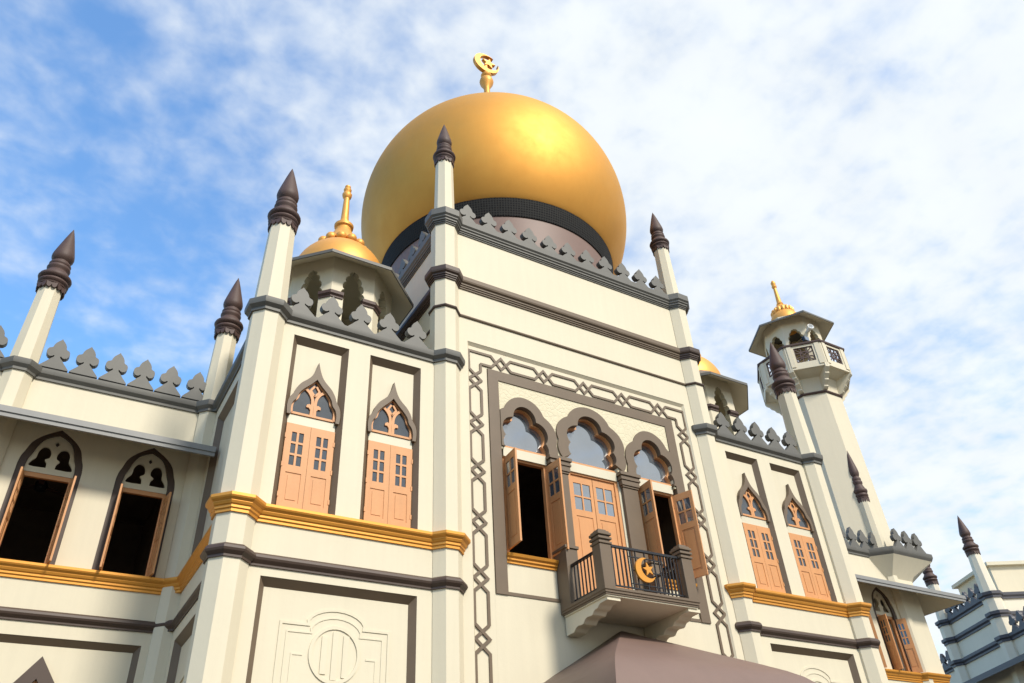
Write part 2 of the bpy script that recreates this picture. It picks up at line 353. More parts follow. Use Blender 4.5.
# --- return walls beside the side bays
YW = 4.65
for sgn in (-1, 1):
    X = 8.42
    T = lambda u, v, d, s=sgn: (s * (X - d), u, v)
    b = MB(); pr = (.75, 4.05, 8.05, 12.0); bl = (.75, 4.05, 2.4, 6.62)
    b.plate([rect(0.02, YW, 0, 12.5), rect(*pr), rect(*bl)], 0, .4, CREAM, T); b.obj('return_wall', MOSQ)
    for r in (pr, bl):
        b = MB(); b.frame(r, .003, (r[0] + .15, r[1] - .15, r[2] + .12, r[3] - .16), .14, TAUPE, T)
        b.plate([rect(r[0] - .05, r[1] + .05, r[2] - .05, r[3] + .05)], .142, .24, CREAM, T); b.obj('recessed_panel', MOSQ)
    b = MB(); b.strip([(1.4, 3), (1.4, 5.6), (2.4, 5.75), (3.4, 5.6), (3.4, 3)], .06, .11, .16, CREAM, T); b.obj('medallion_relief', MOSQ)
# --- upper return walls and back of the dome block
for sgn in (-1, 1):
    T = lambda u, v, d, s=sgn: (s * (4.1 - d), u, v)
    wall('dome_block_wall', [rect(.02, 8.4, 11.8, 17.15)], 0, .4, T)
wall('dome_block_wall', [rect(-4.1, 4.1, 11.8, 17.15)], 8.0, 8.4)
b = MB(); b.box(-3.7, 3.7, .5, 8.0, 16.9, 17.1, ROOFM); b.box(-8.0, -4.1, .5, 14, 12.2, 12.42, ROOFM); b.box(4.1, 8.0, .5, 14, 12.2, 12.42, ROOFM)
b.box(-17, -8.0, 4.9, 14, 12.1, 12.3, ROOFM); b.box(8.0, 17.2, 4.9, 14, 12.1, 12.3, ROOFM); b.box(-4.1, 4.1, 8.4, 14, 12.2, 12.42, ROOFM); b.obj('flat_roof', MOSQ)
b = MB(); b.box(-17, 17.2, 14, 14.4, 0, 12.5, CREAM); b.obj('back_wall', MOSQ)

# --- mouldings on the walls
def mould(name, path, prof, mt): b = MB(); b.sweep(path, prof, mt); return b.obj(name, MOSQ, angle=18, bevel=.005)
for s in (-1, 1):
    a, c = (-8.1, -4.4) if s < 0 else (4.4, 8.1)
    mould('gold_cornice', [(a, 0), (c, 0)], GOLDP, GPAINT)
    mould('brown_string_course', [(a, 0), (c, 0)], BRNP, BROWN)
    mould('grey_cornice', [(a, 0), (c, 0)], GRYP, GREY)
    X = 8.42 * s; X1, X2 = 8.85 * s, 13.0 * s
    ch = [(X, .35), (X, YW - .33), (X + .33 * s, YW), ((-12.5 if s < 0 else 18.35), YW)]
    if s < 0: ch = ch[::-1]
    ext = [(-17, YW), (-13.1, YW)]
    for pr, nm, mt in ((GOLDP, 'gold_cornice', GPAINT), (BRNP, 'brown_string_course', BROWN), (GRYP, 'grey_cornice', GREY)):
        mould(nm, ch if s < 0 else ch[::-1][::-1], pr, mt) if s < 0 else mould(nm, ch, pr, mt)
        if s < 0: mould(nm, ext, pr, mt)
    mould('thick_brown_cornice', ([(-4.1, 8.3), (-4.1, .35)] if s < 0 else [(4.1, .35), (4.1, 8.3)]), MIDP, BROWN)
    mould('top_grey_cornice', ([(-4.1, 8.3), (-4.1, .35)] if s < 0 else [(4.1, .35), (4.1, 8.3)]), TOPP, GREY)
    mould('thin_brown_moulding', ([(-4.1, 8.3), (-4.1, .35)] if s < 0 else [(4.1, .35), (4.1, 8.3)]), THNP, BROWN)
mould('thick_brown_cornice', [(-3.75, 0), (3.75, 0)], MIDP, TAUPE)
mould('top_grey_cornice', [(-3.75, 0), (3.75, 0)], TOPP, GREY)
mould('thin_brown_moulding', [(-3.75, 0), (3.75, 0)], THNP, TAUPE)

# --- battlements
def parapet(name, me, pts, rot=0.0, z=0.0):
    first = None
    e = bpy.data.objects.new(name, None); COL.objects.link(e); e.parent = MOSQ; e.location = (0, 0, 0)
    for x, y in pts:
        k = put(me, 'merlon', e, (x + random.uniform(-.008, .008), y, z), rot + random.uniform(-.02, .02)); k.scale = (random.uniform(.97, 1.0), 1, random.uniform(.98, 1.02)); k.rotation_euler.y = random.uniform(-.012, .012)
    return e
parapet('dome_block_battlement', MER, [(-3.44 + .6875 * i, .02) for i in range(11)], 0, 17.375)
for s in (-1, 1):
    parapet('dome_block_battlement', MER, [(4.08 * s, .85 + .6875 * i) for i in range(11)], PI / 2, 17.375)
    parapet('side_bay_battlement', MER, [(s * (4.93 + .697 * i), .02) for i in range(5)], 0, 12.63)
parapet('wing_battlement', MERW, [(-8.99 - .645 * i, YW) for i in range(6)] + [(-13.55 - .645 * i, YW) for i in range(5)], 0, 12.68)
parapet('wing_battlement', MERW, [(17.35 - .645 * i, YW) for i in range(13)], 0, 12.63)

# --- turrets
def turret(loc, a, z0, ztop, zfin, fs, collars, a_up, a_tip):
    b = MB(); b.octa([(a, z0), (a, ztop), (a_up, ztop + .01), (a_tip, zfin + .12)], CREAM)
    o = b.obj('turret', MOSQ, loc)
    f = put(FINIAL, 'finial', o, (0, 0, zfin)); f.scale = (fs, fs, fs)
    for pr, nm, mt in collars: collar(pr, a, mt, nm, o)
    return o
CG = (GOLDP, 'gold_collar', GPAINT); CB = (BRNP, 'brown_collar', BROWN); CY = (GRYP, 'grey_collar', GREY)
corner = turret((-8.39, .08, 0), .345, 0, 12.6, 14.97, 1.0, [CG, CB, CY], .335, .275); dup(corner, MOSQ, (8.39, .08, 0))
ctr = turret((-4.1, .12, 0), .335, 0, 17.3, 19.58, .87, [CG, CB, CY, (TOPP, 'top_grey_collar', GREY), (MIDP, 'thick_brown_collar', BROWN), (THNP, 'thin_brown_collar', BROWN)], .27, .235); dup(ctr, MOSQ, (4.1, .12, 0))
for x in (-4.1, 4.1): dup(ctr, MOSQ, (x, 8.3, 0))
wt = turret((-8.50, YW + .05, 0), .30, 0, 12.6, 14.85, 1.0, [(GRYP, 'grey_collar', GREY)], .30, .25)
for x in (-12.85, -17.2, 8.50, 13.2, 17.72): lt = dup(wt, MOSQ, (x, YW + .05, 0))
lt.children[0].scale = (.84, .84, 1.2); lt.scale = (.9, .9, 1.0)

# --- side bay windows (closed shutters under an ogee hood)
def leaf_mesh(w, h, gz0, gz1, cols, rows, th=.045, back=True):
    """one shutter leaf: hinge edge at u = 0, glazed at the top, sunk panel below"""
    b = MB(); st = (.13 if rows == 3 else .085); gap = (.045 if rows == 3 else .04)
    gw = (w - 2 * st - (cols - 1) * gap) / cols; gh = (gz1 - gz0 - (rows - 1) * gap) / rows; holes = []
    for i in range(cols):
        for j in range(rows):
            x = st + i * (gw + gap); z = gz0 + j * (gh + gap); holes.append(rect(x, x + gw, z, z + gh))
    sp_ = .095
    pan = rect(sp_, w - sp_, .16, gz0 - .16)
    b.plate([rect(0, w, 0, h)] + holes + [pan], 0, th, WOOD)
    b.plate([rect(st - .01, w - st + .01, gz0 - .01, gz1 + .01)], th * .4, th * .6, GLASSD if rows == 3 else GLASS)
    b.plate([rect(sp_ - .02, w - sp_ + .02, .14, gz0 - .14)], th * .33, th * .67, WOOD)
    b.plate([rect(sp_ + .055, w - sp_ - .055, .22, gz0 - .22)], th * .1, th * .9, WOOD)
    for z in (.3, h * .5, h - .3): b.box(-.012, .02, -.012, .0, z - .05, z + .05, WOOD)
    return b.mesh('shutter', 30)
def catmull(pts, n=6):
    out = []
    for i in range(len(pts) - 1):
        p0, p1, p2, p3 = pts[max(0, i - 1)], pts[i], pts[i + 1], pts[min(len(pts) - 1, i + 2)]
        for k in range(n):
            t = k / n
            out.append(tuple(.5 * ((2 * p1[j]) + (-p0[j] + p2[j]) * t + (2 * p0[j] - 5 * p1[j] + 4 * p2[j] - p3[j]) * t * t + (-p0[j] + 3 * p1[j] - 3 * p2[j] + p3[j]) * t ** 3) for j in range(2)))
    return out + [pts[-1]]
# outlines relative to the window axis and z of the shutter foot (8.08)
HOOD_OUT = catmull([(.555, 2.06), (.57, 2.25), (.545, 2.42), (.46, 2.58), (.42, 2.70), (.33, 2.85), (.21, 2.97), (.13, 3.07), (.07, 3.2), (.03, 3.33), (0, 3.46)], 5)
HOOD_IN = catmull([(.475, 2.06), (.485, 2.22), (.455, 2.36), (.385, 2.46), (.345, 2.60), (.245, 2.74), (.12, 2.87), (0, 3.02)], 5)
LEAF_A = leaf_mesh(.505, 1.88, .95, 1.69, 2, 3)
def bay_window(cx):
    b = MB(); zf = 8.08
    base = [(.475, zf + 2.06)] + [(x, zf + z) for x, z in HOOD_IN[1:]]
    hood = [(x, zf + z) for x, z in HOOD_OUT] + [(-x, zf + z) for x, z in reversed(HOOD_OUT[:-1])] + [(-x, zf + z) for x, z in HOOD_IN] + [(x, zf + z) for x, z in reversed(HOOD_IN[:-1])]
    b.plate([hood], .03, IN + .03, TAUPE)
    o = b.obj('window', MOSQ, (cx, 0, 0))
    t = MB(); t.plate([rect(-.505, .505, zf + 1.885, zf + 2.10)], IN - .025, IN + .02, WHITE); t.obj('transom', o)
    g_ = MB(); g_.plate([mirror_outline([(x * .99, zf + z) for x, z in HOOD_IN])], IN - .012, IN + .01, GLASSD); g_.obj('window_pane', o)
    t = MB(); z = zf
    ring = [(x * .955, zf + 2.13 + (z_ - 2.06) * .94) for x, z_ in HOOD_IN]
    t.strip(ring + [(-x, q) for x, q in reversed(ring[:-1])], .06, IN - .05, IN, WOOD)
    t.strip([(-.45, z + 2.135), (.45, z + 2.135)], .05, IN - .05, IN, WOOD)
    for s in (-1, 1):
        t.strip([(s * x, z + q) for x, q in catmull([(.03, 2.14), (.03, 2.38), (.045, 2.56), (.12, 2.70), (.23, 2.79)], 5)], .062, IN - .048, IN, WOOD)
        t.plate([[(s * x, z + q) for x, q in ((.0, 2.14), (.07, 2.14), (.065, 2.28), (.10, 2.33), (.155, 2.33), (.15, 2.39), (.095, 2.42), (.05, 2.40), (.0, 2.45))]], IN - .046, IN, WOOD)
        t.strip([(s * .0, z + 2.63), (s * .095, z + 2.76), (s * .02, z + 2.88)], .045, IN - .044, IN, WOOD)
    t.obj('tracery', o)
    put(LEAF_A, 'shutter', o, (-.508, IN - .05, zf)); r = put(LEAF_A, 'shutter', o, (.508, IN - .05, zf)); r.scale = (-1, 1, 1)
    return o
w1 = bay_window(-7.165)
for x in (-5.405, 5.405, 7.165): dup(w1, MOSQ, (x, 0, 0))

# --- lattice frieze round the balcony bay
LD = .07
b = MB(); b.plate([rect(-3.6, 3.6, 1.9, 13.4), rect(-2.96, 2.96, 2.2, 12.66)], LD, LD + .1, CREAM); b.obj('frieze_panel', MOSQ)
b = MB(); b.frame((-3.522, 3.522, 2.0, 13.302), .002, (-3.46, 3.46, 2.06, 13.22), LD, CREAM); b.obj('frieze_border', MOSQ)
b = MB(); zc = 12.905; xc = 3.305
def knotrun(b, knots, first, last, T2, w=.064, h=.165, q=.285):
    """two strands that run as a long hexagon, cross, close a lozenge, cross back and open again"""
    d1 = LD + .02
    for sg, dd in ((1, .030), (-1, .035)):
        pts = [T2(first, sg * h)]
        for c in knots: pts += [T2(c - q, sg * h), T2(c, -sg * h), T2(c + q, sg * h)]
        pts.append(T2(last, sg * h)); b.strip(pts, w, LD - dd, d1, TAUPE)
knotrun(b, [-2.55, -1.275, 0, 1.275, 2.55], -3.14, 3.14, lambda u, v: (u, zc + v))
for s in (-1, 1):
    knotrun(b, [7.31 + 1.232 * i for i in range(-4, 5)], 2.3, 12.74, lambda u, v, s=s: (s * xc + v, u))
    b.strip([(s * 3.14, zc + .165), (s * (xc + .165), zc + .165), (s * (xc + .165), 12.74)], .064, LD - .028, LD + .02, TAUPE)
b.obj('lattice_frieze', MOSQ)

# --- brown frame, arcade, spandrels
b = MB(); b.plate([[(-2.95, 7.03), (-2.95, 12.66), (2.95, 12.66), (2.95, 7.03), (2.66, 7.03), (2.66, 12.38), (-2.66, 12.38), (-2.66, 7.03)]], .035, .3, TAUPE)
b.plate([rect(-2.657, -1.37, 7.03, 7.10)], .05, .3, TAUPE); b.plate([rect(1.37, 2.657, 7.03, 7.10)], .05, .3, TAUPE); b.obj('arcade_frame', MOSQ)
b = MB(); b.plate([rect(-2.97, 2.97, 2.1, 7.028)], LD - .002, .4, CREAM); b.obj('lower_wall_panel', MOSQ)
def multifoil(cx, sx, dz, w, n=72, zbot=10.56):
    """outline of the cusped arch grown by w, from right foot round to left foot"""
    cs = [(0, 11.46, .32), (.31, 11.09, .33), (-.31, 11.09, .33), (.385, 10.70, .25), (-.385, 10.70, .25)]
    pts = []
    ox, oz = 0, 10.95
    for i in range(n + 1):
        a = math.radians(-35 + 250 * i / n); dx, dz_ = math.cos(a), math.sin(a); best = 0
        for (x, z, r) in cs:
            R = r + w; fx, fz = ox - x, oz - z; bq = fx * dx + fz * dz_; c = fx * fx + fz * fz - R * R; D = bq * bq - c
            if D > 0: best = max(best, -bq + math.sqrt(D))
        px, pz = ox + dx * best, oz + dz_ * best
        pts.append((cx + px * sx, max(zbot, pz + dz)))
    return pts
ARCH = ((-1.97, 1.0, -.01), (0.0, 1.16, .22), (1.97, 1.0, -.01))
# spandrel plate with the three arch openings cut out
holes = []
for cx, sx, dz in ARCH: holes.append([(min(2.6, max(-2.6, x)), z) for x, z in multifoil(cx, sx, dz, .10)])
b = MB(); outer = [(-2.66, 10.40)]
# one comb-shaped outline: up between arches
outer = [(-2.66, 12.385), (-2.66, 10.5)]
for h_ in holes:
    l = h_[::-1]
    outer += [(l[0][0], 10.5)] + l + [(l[-1][0], 10.5)]
outer += [(2.66, 10.5), (2.66, 12.385)]
b.plate([outer], .06, .3, SPAN); b.obj('carved_spandrel', MOSQ)
for cx, sx, dz in ARCH:
    oo = multifoil(cx, sx, dz, .265); oo = [(min(2.655, max(-2.655, x)), z) for x, z in oo]
    if cx < -1: oo = [(min(x, -1.062), z) for x, z in oo]
    elif cx > 1: oo = [(max(x, 1.062), z) for x, z in oo]
    else: oo = [(min(1.056, max(-1.056, x)), z) for x, z in oo]
    ii = multifoil(cx, sx, dz, 0.0)
    b = MB(); b.plate([oo + ii[::-1]], .012, .27, TAUPE); o = b.obj('cusped_arch', MOSQ)
    t = MB(); i2 = multifoil(cx, sx, dz, -.038); t.plate([multifoil(cx, sx, dz, .012) + i2[::-1]], .16, .262, WOOD)
    hw = .60 if abs(cx) > 1 else .74
    t.plate([rect(cx - hw, cx + hw, 10.585, 10.64)], .13, .255, WOOD); t.obj('arch_trim', o)
    t = MB(); t.plate([rect(cx - .69 * sx, cx + .69 * sx, 10.6, 11.86 + dz)], .2605, .275, GLASS); t.obj('fanlight_pane', o)
    t = MB(); t.plate([rect(cx - hw, cx + hw, 10.345, 10.583)], .11, .26, WHITE); t.obj('transom', o)
# pillars
def pillar(cx, w, zb):
    b = MB(); b.box(cx - w, cx + w, .02, .28, zb, 10.17, TAUPE)
    for (e, z0, z1, y) in ((.02, 10.17, 10.22, -.005), (.045, 10.22, 10.36, -.03), (.07, 10.36, 10.42, -.055), (.055, 10.42, 10.48, -.04), (.09, 10.48, 10.575, -.075)):
        b.box(cx - w - e, cx + w + e, y, .28, z0, z1, TAUPE)
    return b.obj('pillar', MOSQ, bevel=.008)
for x in (-1.06, 1.06): pillar(x, .235, 6.8)
for s in (-1, 1):
    b = MB(); b.box(s * 1.205 - .155, s * 1.205 + .155, -.33, .25, 6.76, 8.12, TAUPE); b.box(s * 1.205 - .185, s * 1.205 + .185, -.36, .25, 8.12, 8.19, TAUPE); b.obj('balcony_wall_pier', MOSQ, bevel=.008)
    x0, x1 = (-2.66, -1.37) if s < 0 else (1.37, 2.66)
    b = MB(); b.plate([rect(x0, x1, 7.10, 7.74)], .09, .3, CREAM); b.obj('apron_panel', MOSQ)
    b = MB(); b.sweep([(x0 + .003, .1), (x1 - .003, .1)], [(-.15, 7.735), (.045, 7.735), (.045, 7.775), (.085, 7.80), (.085, 7.84), (.13, 7.87), (.15, 7.93), (-.15, 7.95)], GPAINT); b.obj('gold_sill', MOSQ)
    for q in (x0 + .07, x1 - .0 if s < 0 else x0 + .0):
        pass
# door and window frames in the arcade
LEAF_B = leaf_mesh(.555, 2.24, 1.42, 2.06, 2, 2)
LEAF_C = leaf_mesh(.66, 3.42, 2.52, 3.22, 2, 2)
for cx in (-1.965, 1.985):
    b = MB(); b.plate([[(cx - .60, 7.93), (cx + .60, 7.93), (cx + .60, 10.35), (cx - .60, 10.35)], rect(cx - .535, cx + .535, 8.0, 10.30)], .17, .28, WOOD); o = b.obj('arcade_window', MOSQ)
    b = MB(); b.plate([[(cx - .70, 7.93), (cx - .601, 7.93), (cx - .601, 10.343), (cx - .70, 10.343)]], .2, .28, WHITE); b.plate([[(cx + .601, 7.93), (cx + .70, 7.93), (cx + .70, 10.343), (cx + .601, 10.343)]], .2, .28, WHITE); b.obj('jamb', o)
    l = put(LEAF_B, 'shutter', o, (cx - .565, .17, 8.08), math.radians(-93)); r = put(LEAF_B, 'shutter', o, (cx + .565, .17, 8.08), math.radians(-87 if cx < 0 else -72)); r.location.x += .02
    r.rotation_euler = (0, 0, math.radians(-86 if cx < 0 else -70))
b = MB(); b.plate([rect(-.82, .82, 6.75, 10.35), rect(-.67, .67, 6.87, 10.30)], .15, .28, WOOD); o = b.obj('balcony_door', MOSQ)
b = MB(); b.plate([rect(-.824, -.76, 6.8, 10.345)], .12, .2, WHITE); b.plate([rect(.76, .824, 6.8, 10.345)], .12, .2, WHITE); b.obj('jamb', o)
put(LEAF_C, 'door_leaf', o, (-.668, .19, 6.88)); r = put(LEAF_C, 'door_leaf', o, (.668, .19, 6.88)); r.scale = (-1, 1, 1)

# --- dark hall behind the openings
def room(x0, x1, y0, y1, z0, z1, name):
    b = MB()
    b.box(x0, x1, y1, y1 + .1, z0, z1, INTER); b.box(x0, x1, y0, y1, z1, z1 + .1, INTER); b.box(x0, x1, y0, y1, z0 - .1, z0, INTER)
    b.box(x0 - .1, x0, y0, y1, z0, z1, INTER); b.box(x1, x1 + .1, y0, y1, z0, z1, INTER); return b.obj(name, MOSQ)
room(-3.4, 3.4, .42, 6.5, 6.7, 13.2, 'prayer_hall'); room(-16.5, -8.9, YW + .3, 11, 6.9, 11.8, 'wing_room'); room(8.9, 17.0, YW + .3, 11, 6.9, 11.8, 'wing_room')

# --- balcony
def balcony():
    X0, X1, Y0 = -1.375, 1.115, -1.58
    b = MB(); b.box(X0 + .05, X1 - .05, Y0 + .05, .0, 6.70, 6.78, CREAM)
    b.sweep([(X0 + .02, .0), (X0 + .02, Y0 + .02), (X1 - .02, Y0 + .02), (X1 - .02, .0)], [(-.3, 6.725), (-.01, 6.725), (-.01, 6.76), (.01, 6.765), (.01, 6.80), (.03, 6.82), (.03, 6.87), (-.3, 6.875)], TAUPE)
    b.box(X0 + .1, X1 - .1, Y0 + .1, .1, 6.78, 6.872, TAUPE)
    o = b.obj('balcony', MOSQ)
    for x in (-1.23, .975):
        p = MB(); w = .142; y = Y0 + .155
        p.box(x - w, x + w, y - w, y + w, 6.872, 7.78, TAUPE)
        for e, z0, z1 in ((.025, 7.78, 7.83), (-.005, 7.83, 7.875), (.03, 7.875, 7.93), (-.005, 7.93, 7.97), (.03, 7.97, 8.03), (.0, 8.03, 8.07), (-.04, 8.07, 8.11)):
            p.box(x - w - e, x + w + e, y - w - e, y + w + e, z0, z1, TAUPE)
        p.obj('balcony_post', o, bevel=.01)
    r = MB(); yf = Y0 + .12; a, c = -1.09, .835
    r.box(a, c, yf - .03, yf + .03, 7.775, 7.825, IRON); r.box(a, c, yf - .012, yf + .012, 6.945, 6.975, IRON)
    def bar(x, z0=6.96, z1=7.78): r.box(x - .0125, x + .0125, yf - .0125, yf + .0125, z0, z1, IRON)
    for x in (-1.0, -.89, -.78, -.67, -.58, -.52, .26, .32, .41, .50, .59, .68, .77): bar(x)
    for x in (-.38, -.13, .12): bar(x)
    for z in (7.06, 7.64): r.box(-.55, .30, yf - .012, yf + .012, z - .01, z + .01, IRON)
    for z in (7.35,): r.box(-.52, .26, yf - .012, yf + .012, z - .01, z + .01, IRON)
    for xs in (-1.245, .985):
        r.box(xs - .03, xs + .03, Y0 + .30, -.33, 7.70, 7.75, IRON); r.box(xs - .012, xs + .012, Y0 + .30, -.33, 6.945, 6.975, IRON)
        for k in range(8): y = -.42 - .125 * k; r.box(xs - .0125, xs + .0125, y - .0125, y + .0125, 6.96, 7.71, IRON)
    r.obj('railing', o)
    e = MB(); T = lambda u, v, d: (-.20 + u, yf + d, 7.37 + v)
    e.plate([crescent_outline(.265, .215, .11, 25)], -.07, -.02, GPAINT, T); e.plate([star_outline(.155, .062, .075, .025, 12)], -.07, -.03, GPAINT, T)
    e.obj('crescent_emblem', o, bevel=.008)
    for x in (-1.13, .99):
        k = MB(); prof = [(-1.50, 6.70), (-1.50, 6.63), (-1.24, 6.625), (-1.19, 6.60), (-1.15, 6.565), (-1.08, 6.555), (-1.03, 6.55), (-.99, 6.52), (-.96, 6.485), (-.90, 6.475), (-.78, 6.49), (-.70, 6.475), (-.65, 6.435), (-.61, 6.40), (-.54, 6.395), (-.42, 6.41), (-.34, 6.39), (-.29, 6.35), (-.24, 6.32), (-.14, 6.325), (0.02, 6.32), (.02, 6.70)]
        k.plate([prof], x - .165, x + .165, CREAM, lambda u, v, d: (d, u, v)); k.obj('balcony_bracket', o)
    return o
def crescent_outline(R, r, off, tilt):
    # outer circle R, inner circle r shifted by off towards +x, then tilted
    d = off; xi = (R * R - r * r + d * d) / (2 * d); yi = math.sqrt(max(0, R * R - xi * xi)); a = math.atan2(yi, xi); bq = math.atan2(yi, xi - d)
    pts = [(R * math.cos(a + (2 * PI - 2 * a) * i / 40), R * math.sin(a + (2 * PI - 2 * a) * i / 40)) for i in range(41)]
    pts += [(d + r * math.cos(-bq - (2 * PI - 2 * bq) * i / 40), r * math.sin(-bq - (2 * PI - 2 * bq) * i / 40)) for i in range(1, 40)]
    t = math.radians(tilt); return [(x * math.cos(t) - y * math.sin(t), x * math.sin(t) + y * math.cos(t)) for x, y in pts]
def star_outline(R, r, cx, cz, tilt):
    return [(cx + (R if i % 2 == 0 else r) * math.cos(math.radians(90 + tilt + 36 * i)), cz + (R if i % 2 == 0 else r) * math.sin(math.radians(90 + tilt + 36 * i))) for i in range(10)]
balcony()

# --- entrance canopy under the balcony
def canopy():
    b = MB(); x0, z0, k = .167, 6.56, 1.128
    prof = [(0.02, 0.0), (.6, -.335), (1.2, -.68), (1.8, -1.02), (2.15, -1.23), (2.35, -1.38), (2.52, -1.57), (2.68, -1.85), (2.8, -2.2), (2.88, -2.6), (2.92, -3.0)]
    L_ = [[(x0 - t, 0.06, z0 + z) for t, z in prof], [(x0 - t, -k * t, z0 + z) for t, z in prof], [(x0 + t, -k * t, z0 + z) for t, z in prof], [(x0 + t, 0.06, z0 + z) for t, z in prof]]
    n = len(prof)
    for a, c in ((0, 1), (1, 2), (2, 3)):
        b.add(L_[a] + L_[c], [(i, i + 1, n + i + 1, n + i) for i in range(n - 1)], CANOPY)
    o = b.obj('entrance_canopy', MOSQ, angle=28)
    m = o.modifiers.new('thick', 'SOLIDIFY'); m.thickness = .06; m.offset = -1
    for x in (-2.5, 2.85):
        p = MB(); p.octa([(.16, .12), (.16, 3.7)], CREAM, (x, -2.95, 0)); p.octa([(.24, 3.7), (.24, 3.9)], TAUPE, (x, -2.95, 0)); p.octa([(.24, .12), (.24, .5)], TAUPE, (x, -2.95, 0)); p.obj('canopy_column', o)
canopy()

# --- wings: wall with pointed windows, eaves, panel
def wing_arch(w):   # right half of the pointed cusped outline, from foot to apex, grown by w
    base = [(.50 + w, 8.0), (.50 + w, 10.22), (.475 + w, 10.40), (.43 + w, 10.52), (.40 + w, 10.62), (.355 + w * .95, 10.76), (.27 + w * .8, 10.90), (.15 + w * .5, 10.99 + w * .3), (0, 11.06 + w * .75)]
    return base[:1] + catmull(base[1:], 4)
WOUT = mirror_outline(wing_arch(.165)); WIN_ = mirror_outline(wing_arch(0))
LEAF_W = leaf_mesh(.455, 1.93, 1.0, 1.75, 2, 3, .04)
def wing_window(cx, la, ra):
    o = MB(); o.plate([[p for p in WOUT] + []] if False else [WOUT, [(x, max(z, 8.0005) if z > 8.001 else z + .0) for x, z in [(px * .999, pz + (.001 if pz < 8.001 else 0)) for px, pz in WIN_]]], YW + .03, YW + .24, BROWN)
    w = o.obj('wing_window', MOSQ, (cx, 0, 0))
    t = MB(); lob = lambda s: [(s * x, z) for x, z in catmull([(.09, 10.24), (.42, 10.24), (.40, 10.36), (.33, 10.46), (.315, 10.62), (.24, 10.74), (.12, 10.72), (.065, 10.60), (.075, 10.49), (.15, 10.43), (.10, 10.36), (.09, 10.24)], 3)[:-1]]
    top = [(x * .99, z) for x, z in WIN_ if z > 10.1]
    r = [(.495, 10.10)] + [p for p in top if p[0] >= 0]; l = [p for p in top if p[0] < 0] + [(-.495, 10.10)]
    dia = [(.0, 10.78), (.05, 10.85), (0, 10.92), (-.05, 10.85)]
    t.plate([r + l, lob(1), lob(-1), dia], YW + .10, YW + .16, CREAM); t.obj('tracery', w)
    t = MB(); t.plate([rect(-.5, .5, 8.0, 10.10), rect(-.445, .445, 8.03, 10.0)], YW + .12, YW + .2, WOOD); t.obj('window_frame', w)
    a = put(LEAF_W, 'shutter', w, (-.47, YW + .12, 8.05), math.radians(la)); c = put(LEAF_W, 'shutter', w, (.47, YW + .12, 8.05), math.radians(ra))
    return w
for s in (-1, 1):
    cxs = [-9.63, -11.63, -14.4, -16.2] if s < 0 else [10.2, 12.2, 14.65, 16.65]
    x0, x1 = (-17.2, -8.42) if s < 0 else (8.42, 18.0)
    lows = [(-12.48, -8.96, 2.3, 6.62), (-16.8, -13.3, 2.3, 6.62)] if s < 0 else [(9.0, 12.6, 2.3, 6.62), (13.7, 17.4, 2.3, 6.62)]
    holes = [[(cx + x * .97, z + (.02 if z < 8.01 else 0)) for x, z in WOUT] for cx in cxs]
    wall('wing_wall', [rect(x0, x1, 0, 12.5)] + holes + [rect(*r) for r in lows], YW, YW + .3)
    for r in lows:
        b = MB(); b.frame(r, YW + .003, (r[0] + .12, r[1] - .12, r[2] + .1, r[3] - .13), YW + .12, TAUPE)
        b.plate([rect(r[0] - .05, r[1] + .05, r[2] - .05, r[3] + .05)], YW + .122, YW + .25, CREAM)
        cx = (r[0] + r[1]) / 2
        b.plate([[(cx + .75, 4.4), (cx + .75, 5.2), (cx, 6.27), (cx - .75, 5.2), (cx - .75, 4.4), (cx - .5, 4.4), (cx - .5, 5.1), (cx, 5.85), (cx + .5, 5.1), (cx + .5, 4.4)]], YW + .03, YW + .13, BROWN)
        b.plate([[(cx + .5, 4.4), (cx + .5, 5.1), (cx, 5.85), (cx - .5, 5.1), (cx - .5, 4.4)]], YW + .11, YW + .13, WOOD)
        b.obj('recessed_panel', MOSQ)
    if s < 0:
        a = wing_window(-9.63, -97, -83); dup(a, MOSQ, (-11.63, 0, 0)); dup(a, MOSQ, (-14.4, 0, 0)); dup(a, MOSQ, (-16.2, 0, 0))
    else:
        a = wing_window(16.65, -97, -55); 
        for x in cxs[:3]: dup(a, MOSQ, (x, 0, 0))
    # eaves
    b = MB(); xe = 20.45 if s > 0 else -18.0; xi = 8.40 * s
    prof = [(0, 11.26), (1.02, 10.735), (1.02, 10.70), (1.07, 10.70), (1.07, 10.79), (1.10, 10.80), (1.10, 10.935), (1.05, 10.96), (0, 11.45)]
    if s > 0: path = [(xi, YW), (18.05, YW), (19.35, YW), (19.35, YW + 1.6)]
    else: path = [(xe, YW), (xi, YW)]
    e = MB(); e.sweep(path, prof[3:] + [(0, 11.30), (1.02, 10.76), (1.02, 10.70)], EAVEG); eo = e.obj('eave', MOSQ)
    e = MB(); e.sweep(path, [(-.05, 11.29), (-.05, 11.24), (1.015, 10.70), (1.015, 10.75)], CREAM); e.obj('soffit', eo)

